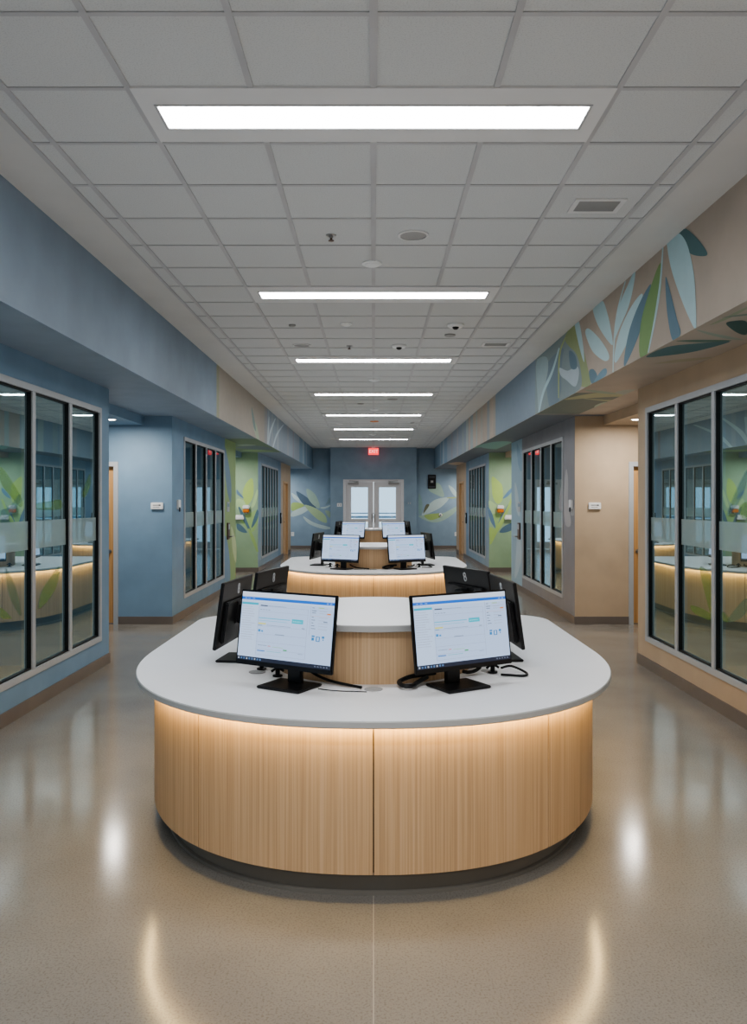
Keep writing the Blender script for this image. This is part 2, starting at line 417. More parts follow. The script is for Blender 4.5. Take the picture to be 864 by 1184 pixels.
def far_door(n, sx, label):
    r = thing('door_%d' % n, label, 'door', (sx*XW, 23.9, 0), kind='structure')
    f = MB()
    f.box(-sx*.015, sx*.12, -.6, -.54, 0, 2.2); f.box(-sx*.015, sx*.12, .54, .6, 0, 2.2); f.box(-sx*.015, sx*.12, -.54, .54, 2.14, 2.2)
    f.build('door_frame', M['wood'], r)
    lf = MB(); x0, x1 = sx*.05, sx*.095
    lf.box(x0, x1, -.535, -.36, .008, 2.135); lf.box(x0, x1, .1, .535, .008, 2.135); lf.box(x0, x1, -.36, .1, .008, .5); lf.box(x0, x1, -.36, .1, 1.95, 2.135)
    l = lf.build('door_leaf', M['wood'], r)
    MB().box(sx*.065, sx*.075, -.36, .1, .5, 1.95).build('glass_pane', M['glass'], l)
    MB().tube([(sx*.05, -.46, 1.0), (0, -.46, 1.0), (-sx*.005, -.4, 1.0), (-sx*.005, -.33, 1.0)], .012).build('lever_handle', M['black'], l)
far_door(4, -1, 'narrow wooden door with glass light in the tan wall, left far end')
far_door(5, 1, 'narrow wooden door with glass light in the tan wall, right far end')
# double doors
r = thing('door_3', 'pair of grey glazed doors with closers at the corridor end', 'door', (0, YB, 0), kind='structure')
f = MB()
f.box(-1.02, -.95, -.03, .15, 0, 2.345); f.box(.95, 1.02, -.03, .15, 0, 2.345); f.box(-.95, .95, -.03, .15, 2.27, 2.345)
f.build('door_frame', M['doorgrey'], r)
for sx in (-1, 1):
    l = MB(); a, b = sx*.008, sx*.945; u0, u1 = sx*.19, sx*.75
    l.box(a, u0, .0, .05, .01, 2.265); l.box(u1, b, .0, .05, .01, 2.265)
    l.box(u0, u1, .0, .05, .01, .25); l.box(u0, u1, .0, .05, .92, 1.02); l.box(u0, u1, .0, .05, 2.08, 2.265)
    lf = l.build('door_leaf', M['doorgrey'], r)
    MB().box(u0, u1, .02, .028, 1.02, 2.08).build('glass_pane', M['doorglass'], lf)
    MB().box(u0, u1, .02, .028, .25, .92).build('glass_pane', M['doorglass'], lf)
    c = MB().box(sx*.5, sx*.86, -.08, -.005, 2.17, 2.24, bev=.008); c.tube([(sx*.66, -.05, 2.24), (sx*.5, -.12, 2.27), (sx*.82, -.03, 2.3)], .012, sub=2)
    c.build('door_closer', M['greyp'], lf)
    MB().tube([(sx*.05, 0, .92), (sx*.05, -.06, .95), (sx*.05, -.06, 1.15), (sx*.05, 0, 1.18)], .014).build('pull_handle', M['steel'], lf)
# dark rail in the lobby
struct('trim_1', MB().box(-2.2, 2.2, 30.2, 30.26, .98, 1.06).box(-2.2, 2.2, 30.2, 30.24, 1.14, 1.18), M['slate'], 'dark horizontal rail seen through the double door glass', 'rail')

# ------------------------------------------------------------------ murals
LB, DT, GN, DB, PG = rgb(172, 206, 212), rgb(82, 122, 126), rgb(122, 160, 90), rgb(98, 134, 152), rgb(176, 206, 160)
q = crop(560, 200, 2.842)
mu = Mural(on_x, XS, (-1, 0, 0)); mu.lim = ((-9, 9), (-9, 99), (ZS, ZC))
BG = rgb(132, 152, 170)
mu.rect3((8.2, ZS), (10.25, ZC), rgb(138, 156, 158), 'x'); mu.rect3((10.25, ZS), (13.6, ZC), BG, 'x')
mu.rect3((17.5, ZS), (YE, ZC), rgb(140, 155, 170), 'x'); mu.rect3((22.5, ZS), (YE, ZC), rgb(112, 145, 168), 'x')
for a, b, c in ((13.6, 13.85, (190, 165, 130)), (14.3, 14.6, (150, 160, 170)), (15.2, 15.5, (190, 178, 150)), (16.0, 16.2, (170, 188, 175)), (16.7, 17.1, (150, 175, 180)), (17.6, 17.9, (175, 195, 180)), (18.4, 18.7, (150, 170, 165)), (19.6, 19.9, (165, 160, 165)), (21.0, 21.3, (150, 140, 150)), (23.5, 23.9, (150, 180, 195)), (24.6, 24.9, (135, 165, 185))):
    mu.rect3((a, ZS), (b, ZC), rgb(*[(u+v)/2 for u, v in zip(c, (152, 158, 165))]), 'x')
def L(pts, col): mu.add([q(p) for p in pts], col)
L([(265,545),(300,497),(322,560),(345,660),(350,692),(335,703),(312,690),(300,600)], rgb(150,165,110))
L([(205,640),(245,585),(262,580),(262,640),(245,750),(215,770)], rgb(120,145,160))
L([(262,580),(300,590),(318,650),(318,705),(280,728),(255,730)], rgb(135,155,160))
L([(172,622),(205,605),(210,650),(190,740),(180,790),(175,720)], rgb(155,180,185))
mu.stem([q(p) for p in ((247,575),(225,650),(195,720),(180,788))], 3, LB); mu.stem([q(p) for p in ((268,540),(248,600),(245,740))], 2, rgb(170,185,110))
L([(248,640),(275,650),(305,635),(312,660),(300,702),(270,680),(252,665)], rgb(175,195,205))
L([(280,585),(300,600),(305,640),(285,640)], DB)
L([(298,495),(312,488),(325,560),(329,622),(313,570)], LB)
L([(345,652),(360,645),(372,668),(354,692)], DB); L([(360,690),(385,650),(402,643),(400,665)], rgb(110,150,170))
L([(333,520),(346,512),(380,545),(406,585),(411,610),(395,617),(360,590),(340,550)], LB)
L([(358,440),(388,417),(408,470),(420,530),(422,566),(395,535),(370,490)], LB)
mu.stem([q(p) for p in ((465,355),(440,450),(428,550),(424,655))], 2, LB)
L([(497,318),(472,370),(440,450),(428,545),(445,510),(475,440),(492,370)], LB)
L([(522,398),(505,480),(470,560),(434,623),(430,590),(450,510),(490,430)], LB)
L([(548,365),(540,420),(510,530),(465,632),(462,600),(480,510),(515,420)], DB)
L([(580,295),(582,380),(562,480),(536,598),(512,600),(515,500),(540,400)], GN)
mu.stem([q(p) for p in ((589,232),(580,360),(562,480),(540,590))], 2.6, LB)
L([(598,340),(615,400),(635,480),(647,528),(621,550),(605,480),(598,400)], DB)
L([(635,178),(665,183),(710,225),(735,268),(700,272),(670,258),(650,220)], DT)
L([(602,215),(618,196),(645,200),(670,240),(690,330),(696,420),(698,505),(690,508),(655,430),(620,330),(605,260)], LB)
mu.build(SR)
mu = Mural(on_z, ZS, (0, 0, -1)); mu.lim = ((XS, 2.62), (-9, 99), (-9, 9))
L([(532,604),(600,572),(700,560),(810,553),(700,585),(600,600)], DT)
L([(630,552),(700,548),(815,550),(720,556)], rgb(90,125,110))
L([(698,515),(760,528),(855,548),(800,545),(735,530)], rgb(150,165,150)); L([(560,627),(640,612),(760,604),(680,618)], rgb(170,160,130))
L([(795,495),(820,486),(862,488),(863,530),(830,524)], rgb(66,98,92)); L([(740,500),(800,470),(863,440),(863,447),(800,480)], rgb(150,160,130)); L([(780,475),(863,462),(863,468)], rgb(120,140,125))
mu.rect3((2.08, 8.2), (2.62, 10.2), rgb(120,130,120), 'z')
L([(262,745),(330,728),(420,720),(510,735),(430,735),(340,740)], rgb(175,175,130)); L([(300,738),(400,745),(505,745),(430,752)], rgb(165,170,130)); L([(330,712),(400,718),(440,728),(370,722)], rgb(150,170,150))
L([(430,722),(470,712),(512,714),(512,735),(480,732)], rgb(165,175,165)); L([(362,768),(405,752),(462,770),(415,778)], rgb(165,185,165))
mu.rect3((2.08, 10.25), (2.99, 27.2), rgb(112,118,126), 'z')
q = crop(500, 440, 3.323)
L([(90,265),(180,247),(300,238),(300,245),(200,255)], rgb(120,160,150)); L([(180,250),(240,235),(305,236),(304,262),(220,262)], rgb(120,165,160)); L([(60,320),(95,313),(140,318),(100,325)], rgb(190,165,135))
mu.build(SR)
# left soffit
q = crop(200, 380, 5.4)
mu = Mural(on_x, -XS, (1, 0, 0)); mu.lim = ((-9, 9), (-9, 99), (ZS, ZC))
mu.rect3((10.57, ZS), (10.8, ZC), rgb(160, 160, 132), 'x'); mu.rect3((10.75, ZS), (17.0, ZC), rgb(176, 166, 152), 'x')
mu.rect3((15.6, ZS), (YE, ZC), rgb(146, 162, 176), 'x'); mu.rect3((22.4, ZS), (YE, ZC), rgb(112, 145, 168), 'x')
for a, b, c in ((15.2, 15.6, (172, 166, 160)), (15.75, 15.9, (180, 195, 205)), (16.3, 16.5, (165, 180, 190)), (17.2, 17.5, (175, 192, 200)), (18.0, 18.2, (150, 170, 185)), (19.2, 19.6, (165, 170, 180)), (20.6, 20.75, (160, 130, 140)), (23.4, 23.9, (135, 170, 190)), (24.6, 24.9, (125, 160, 182))):
    mu.rect3((a, ZS), (b, ZC), rgb(*[(u+v)/2 for u, v in zip(c, (152, 158, 165))]), 'x')
L([(490,488),(505,560),(530,630),(540,700),(525,692),(508,640),(496,570)], rgb(172,190,160)); L([(490,488),(508,560),(518,640),(500,600)], rgb(130,155,150))
mu.stem([q(p) for p in ((640,560),(610,640),(595,720))], 2, rgb(190,205,210)); mu.stem([q(p) for p in ((690,600),(650,660),(625,740))], 2, rgb(190,205,210)); mu.stem([q(p) for p in ((600,550),(595,640),(590,720))], 1.6, rgb(190,205,210))
mu.build(SL)
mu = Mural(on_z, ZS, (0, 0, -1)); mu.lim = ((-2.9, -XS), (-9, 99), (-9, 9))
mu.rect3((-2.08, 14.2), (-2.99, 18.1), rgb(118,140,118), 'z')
L([(395,742),(480,730),(560,735),(630,752),(540,755),(450,750)], rgb(112,128,140)); L([(420,762),(520,755),(640,768),(540,770)], rgb(140,170,120)); L([(400,728),(460,722),(520,728),(450,732)], rgb(150,170,160))
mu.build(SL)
# green returns
q = crop(260, 480, 6.17)
def green(mu, sgn):
    BGn, PGn, DBn = rgb(168, 200, 84), rgb(170, 204, 140), rgb(84, 122, 140)
    L([(85,600),(130,605),(165,640),(160,690),(120,690),(86,660)], PGn)
    L([(110,745),(180,700),(232,680),(236,760),(205,830),(178,822),(140,790)], rgb(150,190,110))
    L([(230,530),(236,560),(215,640),(190,660),(205,600)], PGn)
    L([(197,453),(160,475),(132,530),(130,590),(158,640),(194,600),(206,540)], BGn)
    L([(85,530),(108,556),(136,592),(108,580),(86,560)], rgb(94,130,160))
    mu.stem([q(p) for p in ((100,655),(135,730),(180,825))], 4.2, DBn); mu.stem([q(p) for p in ((170,810),(200,880),(235,975))], 4, rgb(150,185,100))
    L([(86,775),(120,787),(160,836),(125,836),(90,815)], DBn); L([(232,672),(240,710),(222,765),(190,805),(205,740)], DBn)
mu = Mural(on_y, 18.2, (0, -1, 0)); green(mu, 1); mu.build(GL)
q = crop(470, 480, 6.17)
mu = Mural(on_y, 18.2, (0, -1, 0))
L([(590,610),(640,640),(690,690),(690,740),(640,730),(600,680)], rgb(170,204,140)); L([(610,720),(640,700),(690,710),(720,690),(690,780),(645,825),(625,790)], rgb(150,190,110))
L([(612,440),(655,468),(686,510),(685,605),(650,632),(620,590),(610,520)], rgb(168,200,84))
L([(688,595),(715,555),(752,518),(752,545),(722,580)], rgb(94,134,168)); L([(584,655),(615,710),(637,805),(605,765),(585,700)], rgb(94,130,160))
mu.stem([q(p) for p in ((645,825),(680,740),(730,640))], 4, rgb(94,130,160)); mu.stem([q(p) for p in ((598,920),(640,830),(700,720),(752,600))], 4.5, rgb(160,196,90))
L([(664,836),(695,795),(755,770),(756,815),(712,836)], rgb(84,118,140)); L([(594,800),(640,830),(610,880),(596,890)], rgb(160,196,90))
mu.build(GR)
# end wall
PL, PG2 = rgb(172, 196, 196), rgb(150, 180, 166)
q = crop(260, 480, 6.17); mu = Mural(on_y, YE, (0, -1, 0))
L([(478,555),(520,585),(562,640),(530,622),(490,590)], PL); L([(510,545),(560,568),(610,608),(652,662),(590,655),(540,612)], rgb(84,110,132))
L([(478,628),(530,625),(568,645),(525,668),(478,682)], rgb(150,180,90)); L([(585,525),(640,560),(674,630),(670,665),(620,630),(590,580)], PG2)
L([(480,692),(560,655),(618,652),(560,700),(480,725)], PL); L([(560,722),(640,768),(752,800),(750,812),(700,812),(600,775)], PL)
L([(570,640),(650,665),(715,715),(726,768),(665,745),(605,690)], rgb(158,186,140)); L([(680,660),(720,652),(752,640),(752,650),(710,668)], PL); L([(720,640),(735,610),(752,585),(752,625)], rgb(120,150,160)); L([(715,680),(752,690),(752,730),(735,720)], rgb(150,175,150))
q = crop(470, 480, 6.17)
L([(158,530),(215,482),(250,510),(268,582),(210,566)], PG2); L([(300,500),(345,530),(368,588),(330,560)], PL); L([(88,560),(112,610),(112,690),(90,705)], rgb(130,165,165))
L([(110,715),(150,650),(210,602),(302,590),(255,650),(185,690)], PL); L([(86,722),(150,715),(260,700),(366,648),(340,700),(260,752),(180,764)], PG2); L([(128,714),(230,700),(262,712),(220,738),(165,748)], rgb(150,178,92)); mu.stem([q(p) for p in ((290,588),(330,590),(368,585))], 1.6, rgb(160,180,100))
L([(140,640),(165,640),(140,680),(120,700)], rgb(110,115,90))
mu.build(WE)
# wall ends
mu = Mural(on_x, -XW, (1, 0, 0)); mu.rect3((14.15, .1), (15.25, ZS), rgb(150, 178, 116), 'x')
q = crop(120, 440, 3.323)
L([(465,255),(480,320),(490,400),(488,470),(474,420),(466,340)], rgb(120,150,175)); L([(465,600),(480,650),(486,760),(466,770)], rgb(120,155,185)); L([(490,560),(508,620),(508,700),(495,650)], rgb(185,205,150))
mu.rect3((22.05, .1), (22.7, ZS), rgb(120,150,178), 'x')
mu.build(WL)
mu = Mural(on_x, XW, (-1, 0, 0)); mu.rect3((14.15, .1), (15.25, ZS), rgb(150, 182, 200), 'x')
q = crop(500, 440, 3.323)
L([(318,390),(330,440),(336,520),(324,500),(318,450)], rgb(180,200,208)); L([(330,550),(342,640),(340,700),(318,760),(322,660)], rgb(175,198,210)); L([(325,240),(345,300),(343,350),(330,320)], rgb(130,165,190))
L([(514,342),(522,380),(522,470),(533,540),(526,562),(510,545),(506,440)], rgb(172,170,172)); L([(536,480),(546,500),(544,518),(532,515)], rgb(165,165,168)); L([(496,410),(500,440),(496,500),(486,480)], rgb(150,150,155))
mu.rect3((22.05, .1), (22.7, ZS), rgb(120,150,178), 'x')
mu.build(WR)
# leaf film on the near glazing
def film(win, sx, polys, qq):  # translucent leaf shapes laid just in front of the panes
    mb = MB(); k = 0
    for pts, col in polys:
        k += 1
        s_ = spline([Vector(qq(p)) for p in pts], 5, True)
        mb.poly([on_x(p.x, p.y, sx*(XW+.022))-Vector((sx*.0004*k, 0, 0))-win.location for p in s_], col)
    return mb
def film_mat():
    m = bpy.data.materials.new('leaf_film'); m.use_nodes = True; nt = m.node_tree; nt.nodes.clear()
    out = nt.nodes.new('ShaderNodeOutputMaterial'); mix = nt.nodes.new('ShaderNodeMixShader'); mix.inputs[0].default_value = .3
    t = nt.nodes.new('ShaderNodeBsdfTransparent'); d = nt.nodes.new('ShaderNodeBsdfDiffuse'); a = nt.nodes.new('ShaderNodeAttribute'); a.attribute_name = 'Col'
    nt.links.new(a.outputs['Color'], d.inputs[0]); nt.links.new(t.outputs[0], mix.inputs[1]); nt.links.new(d.outputs[0], mix.inputs[2]); nt.links.new(mix.outputs[0], out.inputs[0])
    return m
M['decal'] = film_mat()
FG, FB = rgb(130, 170, 60), rgb(80, 130, 150)
film(W1, -1, [([(2,360),(35,400),(66,455),(62,480),(35,450),(2,405)], FG), ([(2,778),(35,808),(20,812),(2,806)], FG), ([(18,660),(48,720),(64,798),(48,785),(25,730)], rgb(110,140,90)),
    ([(115,782),(125,730),(150,690),(178,655),(170,710),(145,755)], FG), ([(112,468),(150,462),(180,458),(180,485),(112,486)], FG), ([(245,440),(258,400),(268,380),(268,420),(252,450)], FG), ([(4,490),(30,478),(60,440),(50,480),(20,515),(4,515)], FB)], crop(0, 400, 2.572)).build('leaf_decal', M['decal'], W1)
film(W2, 1, [([(306,660),(330,670),(345,700),(346,810),(325,750)], FG), ([(280,772),(320,785),(346,806),(340,818),(290,795)], FG), ([(388,820),(415,780),(447,750),(447,790),(420,815)], rgb(110,150,120)),
    ([(388,505),(410,440),(447,368),(447,410),(420,470)], FB), ([(425,480),(447,465),(447,510),(430,510)], FG), ([(232,755),(240,760),(240,785)], FB), ([(375,790),(392,810),(388,822),(375,815)], FG)], crop(690, 400, 2.574)).build('leaf_decal', M['decal'], W2)

# ------------------------------------------------------------------ counters
def outline(n=2.25, a=1.26, b=1.5, ys=2.62, rc=.3, yb=2.95):
    pts = []
    N = 40
    for i in range(N+1):
        t = PI/2*i/N
        x = a*math.sin(t)**(2/n) if i else 0; y = b*(1-(math.cos(t) if i < N else 0)**(2/n))
        pts.append((x, y))
    for i in range(1, 9): pts.append((a, b+(yb-rc-b)*i/8))
    for i in range(1, 11):
        t = PI/2*i/10; pts.append((a-rc+rc*math.cos(t), yb-rc+rc*math.sin(t)))
    for i in range(1, 7): pts.append(((a-rc)*(1-i/6), yb))
    full = pts + [(-x, y) for x, y in pts[-2:0:-1]]
    # resample evenly
    P = [Vector(p) for p in full]; P.append(P[0])
    Ls = [0]
    for u, v in zip(P, P[1:]): Ls.append(Ls[-1]+(v-u).length)
    K = 240; out = []; j = 0
    for i in range(K):
        s = Ls[-1]*i/K
        while Ls[j+1] < s: j += 1
        t = (s-Ls[j])/max(1e-9, Ls[j+1]-Ls[j]); out.append(P[j].lerp(P[j+1], t))
    return out
OUT = outline()
def inset(p, d):
    n = len(p); o = []
    for i in range(n):
        t = (p[(i+1) % n]-p[i-1]).normalized(); nr = Vector((-t.y, t.x)); o.append(p[i]+nr*d)
    return o
Y1, DY = 3.09, 6.38
def slab(mb, p, z0, z1, bev=.004):
    pi = inset(p, bev); n = len(p)
    rows = [[mb.bm.verts.new((v.x, v.y, z)) for v in q] for q, z in ((pi, z0), (p, z0+bev), (p, z1-bev), (pi, z1))]
    for k in range(3):
        for i in range(n):
            f = mb.bm.faces.new((rows[k][i], rows[k][(i+1) % n], rows[k+1][(i+1) % n], rows[k+1][i])); f.material_index = 1; f.smooth = True
    mb.bm.faces.new(rows[0][::-1]).material_index = 1; mb.bm.faces.new(rows[3]).material_index = 0
    return mb
def make_counter():
    r = thing('nurses_station', 'large bullet shaped oak nurses station with white top, nearest the camera', 'counter', (0, Y1, 0), group='curved nurses stations')
    slab(MB(), OUT, .72, .75).build('countertop', [M['top'], M['topedge']], r)
    body = inset(OUT, .09); N = len(body)
    MB().prism(inset(OUT, .112), .115, .72).build('carcass', M['core'], r)
    MB().prism(inset(OUT, .17), 0, .115).build('toe_kick', M['toe'], r)
    tk = inset(OUT, .158)
    mb = MB(); a = [mb.bm.verts.new((v.x, v.y, .0)) for v in tk]; b = [mb.bm.verts.new((v.x, v.y, .014)) for v in tk]; c = [mb.bm.verts.new((v.x, v.y, .018)) for v in inset(OUT, .169)]
    for i in range(N):
        mb.bm.faces.new((a[i], a[(i+1) % N], b[(i+1) % N], b[i])); mb.bm.faces.new((b[i], b[(i+1) % N], c[(i+1) % N], c[i]))
    mb.build('toe_trim', M['toe'], r)
    # seams: indices on the outline
    def idx(px): return min(range(N//2), key=lambda i: abs(body[i].x/(body[i].y+Y1)-px/F) + (10 if body[i].y > 1.2 else 0))
    s1 = idx(204)
    half = N//2
    cuts = [0, s1, s1+34, half-24, half, N-(half-24), N-(s1+34), N-s1, N]
    gap = .005
    for c0, c1 in zip(cuts, cuts[1:]):
        outer = [body[i % N].copy() for i in range(c0, c1+1)]
        inner = [p for p in (inset(OUT, .11)[i % N] for i in range(c0, c1+1))]
        for q in (outer, inner):
            q[0] = q[0]+(q[1]-q[0]).normalized()*gap/2; q[-1] = q[-1]+(q[-2]-q[-1]).normalized()*gap/2
        MB().prism([tuple(p) for p in outer+inner[::-1]], .115, .7195).build('wood_panel', M['wood'], r)
    # warm strip under the overhang
    l0, l1 = inset(OUT, .052), inset(OUT, .072); mb = MB()
    for i in range(0, N, 2):
        j = (i+2) % N
        vs = [mb.bm.verts.new((p.x, p.y, .717)) for p in (l0[i], l0[(i+1) % N], l0[j], l1[j], l1[(i+1) % N], l1[i])]
        mb.bm.faces.new(vs)
    mb.build('led_strip', M['led'], r)
    cy = 1.135
    MB().lathe([(.51, .75), (.51, 1.0)], (0, cy, 0), 72).build('riser_panel', M['wood'], r)
    mb = MB(); R = .56
    slab(mb, [Vector((R*math.sin(2*PI*i/96), cy-R*math.cos(2*PI*i/96))) for i in range(96)], 1.0, 1.031, .003)
    mb.build('riser_top', [M['top'], M['topedge']], r)
    for gx, gy in ((0, .53), (-.58, .9), (.58, .92)): MB().lathe([(.042, .7502), (.042, .7525), (.036, .753)], (gx, gy, 0), 24).build('grommet', M['disc'], r)
    return r
c1 = make_counter()
c2 = dup(c1, (0, Y1+DY, 0), label='bullet shaped oak nurses station second in line, behind the front one')
c3 = dup(c1, (0, Y1+2*DY, 0), label='bullet shaped oak nurses station farthest away, before the double doors')

# ------------------------------------------------------------------ monitors
def screen_mesh(w, h, y):
    mb = MB(); k = [0]
    def R(u0, u1, v0, v1, c):
        k[0] += 1; yy = y-.00015*min(k[0], 3)
        mb.poly([((u0-.5)*w, yy, (v0-.5)*h), ((u1-.5)*w, yy, (v0-.5)*h), ((u1-.5)*w, yy, (v1-.5)*h), ((u0-.5)*w, yy, (v1-.5)*h)], rgb(*c))
    rnd = random.Random(3)
    R(0, 1, 0, 1, (186, 208, 242)); R(0, 1, .935, 1, (214, 226, 246)); R(0, 1, .885, .925, (40, 112, 214))
    R(0, 1, .86, .885, (198, 218, 246)); R(.005, .19, .815, .845, (40, 176, 206)); R(.0, .195, .06, .81, (194, 214, 244))
    LN, TX = (150, 165, 195), (120, 135, 160)
    for u in (.03, .07, .12): R(u, u+.025, .897, .912, (150, 190, 240))
    for u in (.92, .955): R(u, u+.02, .895, .915, (160, 195, 240))
    for i in range(5): R(.01+i*.035, .035+i*.035, .868, .873, (110, 140, 190))
    v = .785
    while v > .28:
        R(.012, .012+rnd.uniform(.1, .165), v-.007, v+.002, (168, 180, 205)); v -= .034
    for (a, b, c, d) in ((.2, .735, .80, .803), (.2, .735, .1, .103), (.2, .2025, .1, .8), (.733, .7355, .1, .8), (.2, .735, .515, .518), (.2, .735, .40, .403), (.2, .735, .285, .288), (.2, .735, .18, .183), (.2, .735, .725, .7275)): R(a, b, c, d, LN)
    R(.215, .295, .805, .82, (70, 82, 105)); R(.3, .5, .81, .815, TX)
    for i in range(4): R(.215+i*.03, .235+i*.03, .75, .757, TX)
    R(.205, .55, .625, .637, (96, 190, 222)); R(.205, .52, .59, .598, (130, 196, 226)); R(.57, .69, .59, .65, (52, 186, 210))
    for i in range(5): R(.58+i*.02, .594+i*.02, .612, .624, (190, 234, 240))
    R(.205, .29, .54, .56, (214, 214, 120)); R(.205, .25, .52, .53, (120, 160, 190)); R(.30, .56, .53, .535, TX); R(.68, .71, .525, .535, TX)
    R(.21, .235, .43, .465, (48, 140, 205)); R(.245, .265, .43, .455, (70, 150, 210)); R(.40, .50, .405, .413, TX)
    R(.33, .36, .23, .24, (214, 120, 110)); R(.22, .32, .235, .241, TX); R(.38, .5, .225, .231, (150, 200, 150)); R(.5, .54, .19, .207, (70, 170, 100))
    R(.215, .3, .15, .165, (70, 130, 200)); R(.32, .48, .155, .162, (110, 190, 205)); R(.66, .71, .165, .17, TX)
    R(.76, .98, .80, .803, LN); R(.76, .763, .45, .9, LN)
    for i, vv in enumerate((.83, .79, .76, .7, .66, .62, .58, .54)):
        R(.775, .775+rnd.uniform(.02, .05), vv, vv+.01, TX); R(.85, .85+rnd.uniform(.04, .11), vv, vv+.006, (165, 178, 200))
    R(.84, .9, .835, .845, (160, 200, 130)); R(.93, .97, .75, .77, (224, 140, 80)); R(.77, .97, .72, .723, (220, 170, 160)); R(.9, .94, .64, .655, TX)
    for (a, b, c, d) in ((.79, .82, .43, .45), (.79, .815, .38, .42), (.835, .845, .37, .44), (.865, .875, .37, .44), (.845, .865, .43, .44), (.845, .865, .37, .38), (.895, .92, .42, .45), (.905, .915, .39, .41)): R(a, b, c, d, (40, 130, 190))
    R(0, 1, 0, .055, (28, 36, 58))
    for i in range(9): R(.01+i*.03, .026+i*.03, .014, .04, ((110, 150, 200) if i % 3 else (200, 210, 225)))
    for i in range(5): R(.84+i*.03, .855+i*.03, .018, .036, (150, 160, 180))
    return mb
def make_monitor(label, loc, rz):
    r = thing('monitor', label, 'monitor', loc, rz, 'desktop monitors on the nurses stations')
    w, h = .535, .345
    T = Matrix.Translation((0, -.025, .262)) @ Matrix.Rotation(math.radians(-8), 4, 'X')
    MB().box(-.118, .118, -.095, .095, 0, .012, bev=.004).build('base', M['black'], r)
    n = MB().box(-.038, .038, .035, .06, .01, .26, bev=.004); n.box(-.05, .05, .002, .045, .2, .3, bev=.004)
    n.build('neck', M['black'], r)
    c = MB().box(-w/2, w/2, -.012, .006, -h/2, h/2, bev=.003)
    c.box(-w*.40, w*.40, .004, .026, -h*.42, h*.2, bev=.006); c.box(-.06, .06, .02, .034, -.06, .06, bev=.003)
    cas = c.xf(T).build('casing', M['black'], r)
    screen_mesh(w-.018, h-.03, -.0125).xf(T @ Matrix.Translation((0, 0, .006))).build('screen', M['screen'], cas)
    e = MB()
    for zz, rr in ((.138, .013), (.115, .0145)):
        e.tube([(rr*math.cos(2*PI*i/10)*.9-.004*(zz < .12), .0075, zz-.005+rr*math.sin(2*PI*i/10)) for i in range(10)], .004, 6, True, 3)
    e.xf(T).build('emblem', M['emblem'], cas)
    return r
m0 = make_monitor('lit monitor facing the camera, left of the pair on the front station', (-.385, 3.665, .7512), math.radians(-30))
def mon(x, y, deg, label): return dup(m0, (x, y, .7512), math.radians(deg), label)
mon(.388, 3.665, 30, 'lit monitor facing the camera, right of the pair on the front station')
mon(-.728, 4.325, -97, 'black monitor seen from behind, left side of front station beside the lit screen')
mon(-.615, 4.935, -104, 'black monitor seen from behind, rearmost on the left of the front station')
mon(.692, 4.345, 95, 'black monitor seen from behind, right side of front station beside the lit screen')
mon(.568, 4.985, 115, 'black monitor seen from behind, rearmost on the right of the front station')
for k, nm in ((1, 'second'), (2, 'farthest')):
    d = DY*k
    mon(-.40, 3.665+d, -28, 'lit monitor facing the camera, left of the pair on the %s station' % nm)
    mon(.40, 3.665+d, 28, 'lit monitor facing the camera, right of the pair on the %s station' % nm)
    mon(-.73, 4.325+d, -101, 'black monitor edge seen from behind, left end of the %s station' % nm)
    mon(.70, 4.345+d, 101, 'black monitor edge seen from behind, right end of the %s station' % nm)

# ------------------------------------------------------------------ cables and clamps on the stations
def cable(pts, r, label, y=0):
    o = MB().tube([(x, yy+y, z) for x, yy, z in pts], r, 8).build('cable', M['black2'])
    return tag(o, label, 'cable', 'cables on the nurses stations')
def clamp(x, y, label):
    r = thing('cable_clamp', label, 'clamp', (x, y, .7535), group='cable clamps on the nurses stations')
    MB().lathe([(.024, 0), (.024, .006), (.011, .008), (.011, .03), (.016, .036), (.010, .05)], n=16).build('post', M['black2'], r)
    MB().tube([(-.03, 0, .022), (-.012, .005, .034), (.012, .0, .036), (.03, -.006, .026)], .006).build('jaw', M['black2'], r)
    return r
for k, nm in ((0, 'front'), (1, 'second')):
    d = DY*k; z = .7585
    cable([(-.30, 3.785, .80), (-.26, 3.765, .78), (-.20, 3.73, .764), (-.12, 3.66, .762), (-.055, 3.605, .7625)], .007, 'black cable from left lit monitor to the middle grommet, %s station' % nm, d)
    cable([(.29, 3.765, .795), (.235, 3.735, .793), (.17, 3.71, .788), (.118, 3.67, .774), (.135, 3.61, .769), (.175, 3.615, .768), (.2, 3.67, .77), (.25, 3.735, .782)], .0105, 'thick black cable loop beside right lit monitor, %s station' % nm, d)
    cable([(.435, 3.89, .775), (.46, 3.90, .768), (.49, 3.925, .767), (.52, 3.95, .777), (.525, 3.94, .79)], .009, 'short black cable end poking out behind right lit monitor, %s station' % nm, d)
    cable([(.635, 3.97, .775), (.69, 4.0, .778), (.75, 3.93, .76), (.73, 3.87, .758), (.66, 3.885, .758), (.62, 3.895, .758)], .006, 'thin black cable looping out of the right clamp, %s station' % nm, d)
    cable([(-.25, 3.62, .7535), (-.18, 3.585, .7535), (-.1, 3.57, .7535), (-.03, 3.56, .7535)], .0022, 'hair thin cable lying in front of the middle grommet, %s station' % nm, d)
    clamp(-.565, 4.04+d, 'small black cable clamp left of the left lit monitor, %s station' % nm)
    clamp(.59, 3.96+d, 'small black cable clamp right of the right lit monitor, %s station' % nm)
    clamp(-.465, 3.88+d, 'small black cable clamp hiding behind the left lit monitor, %s station' % nm)

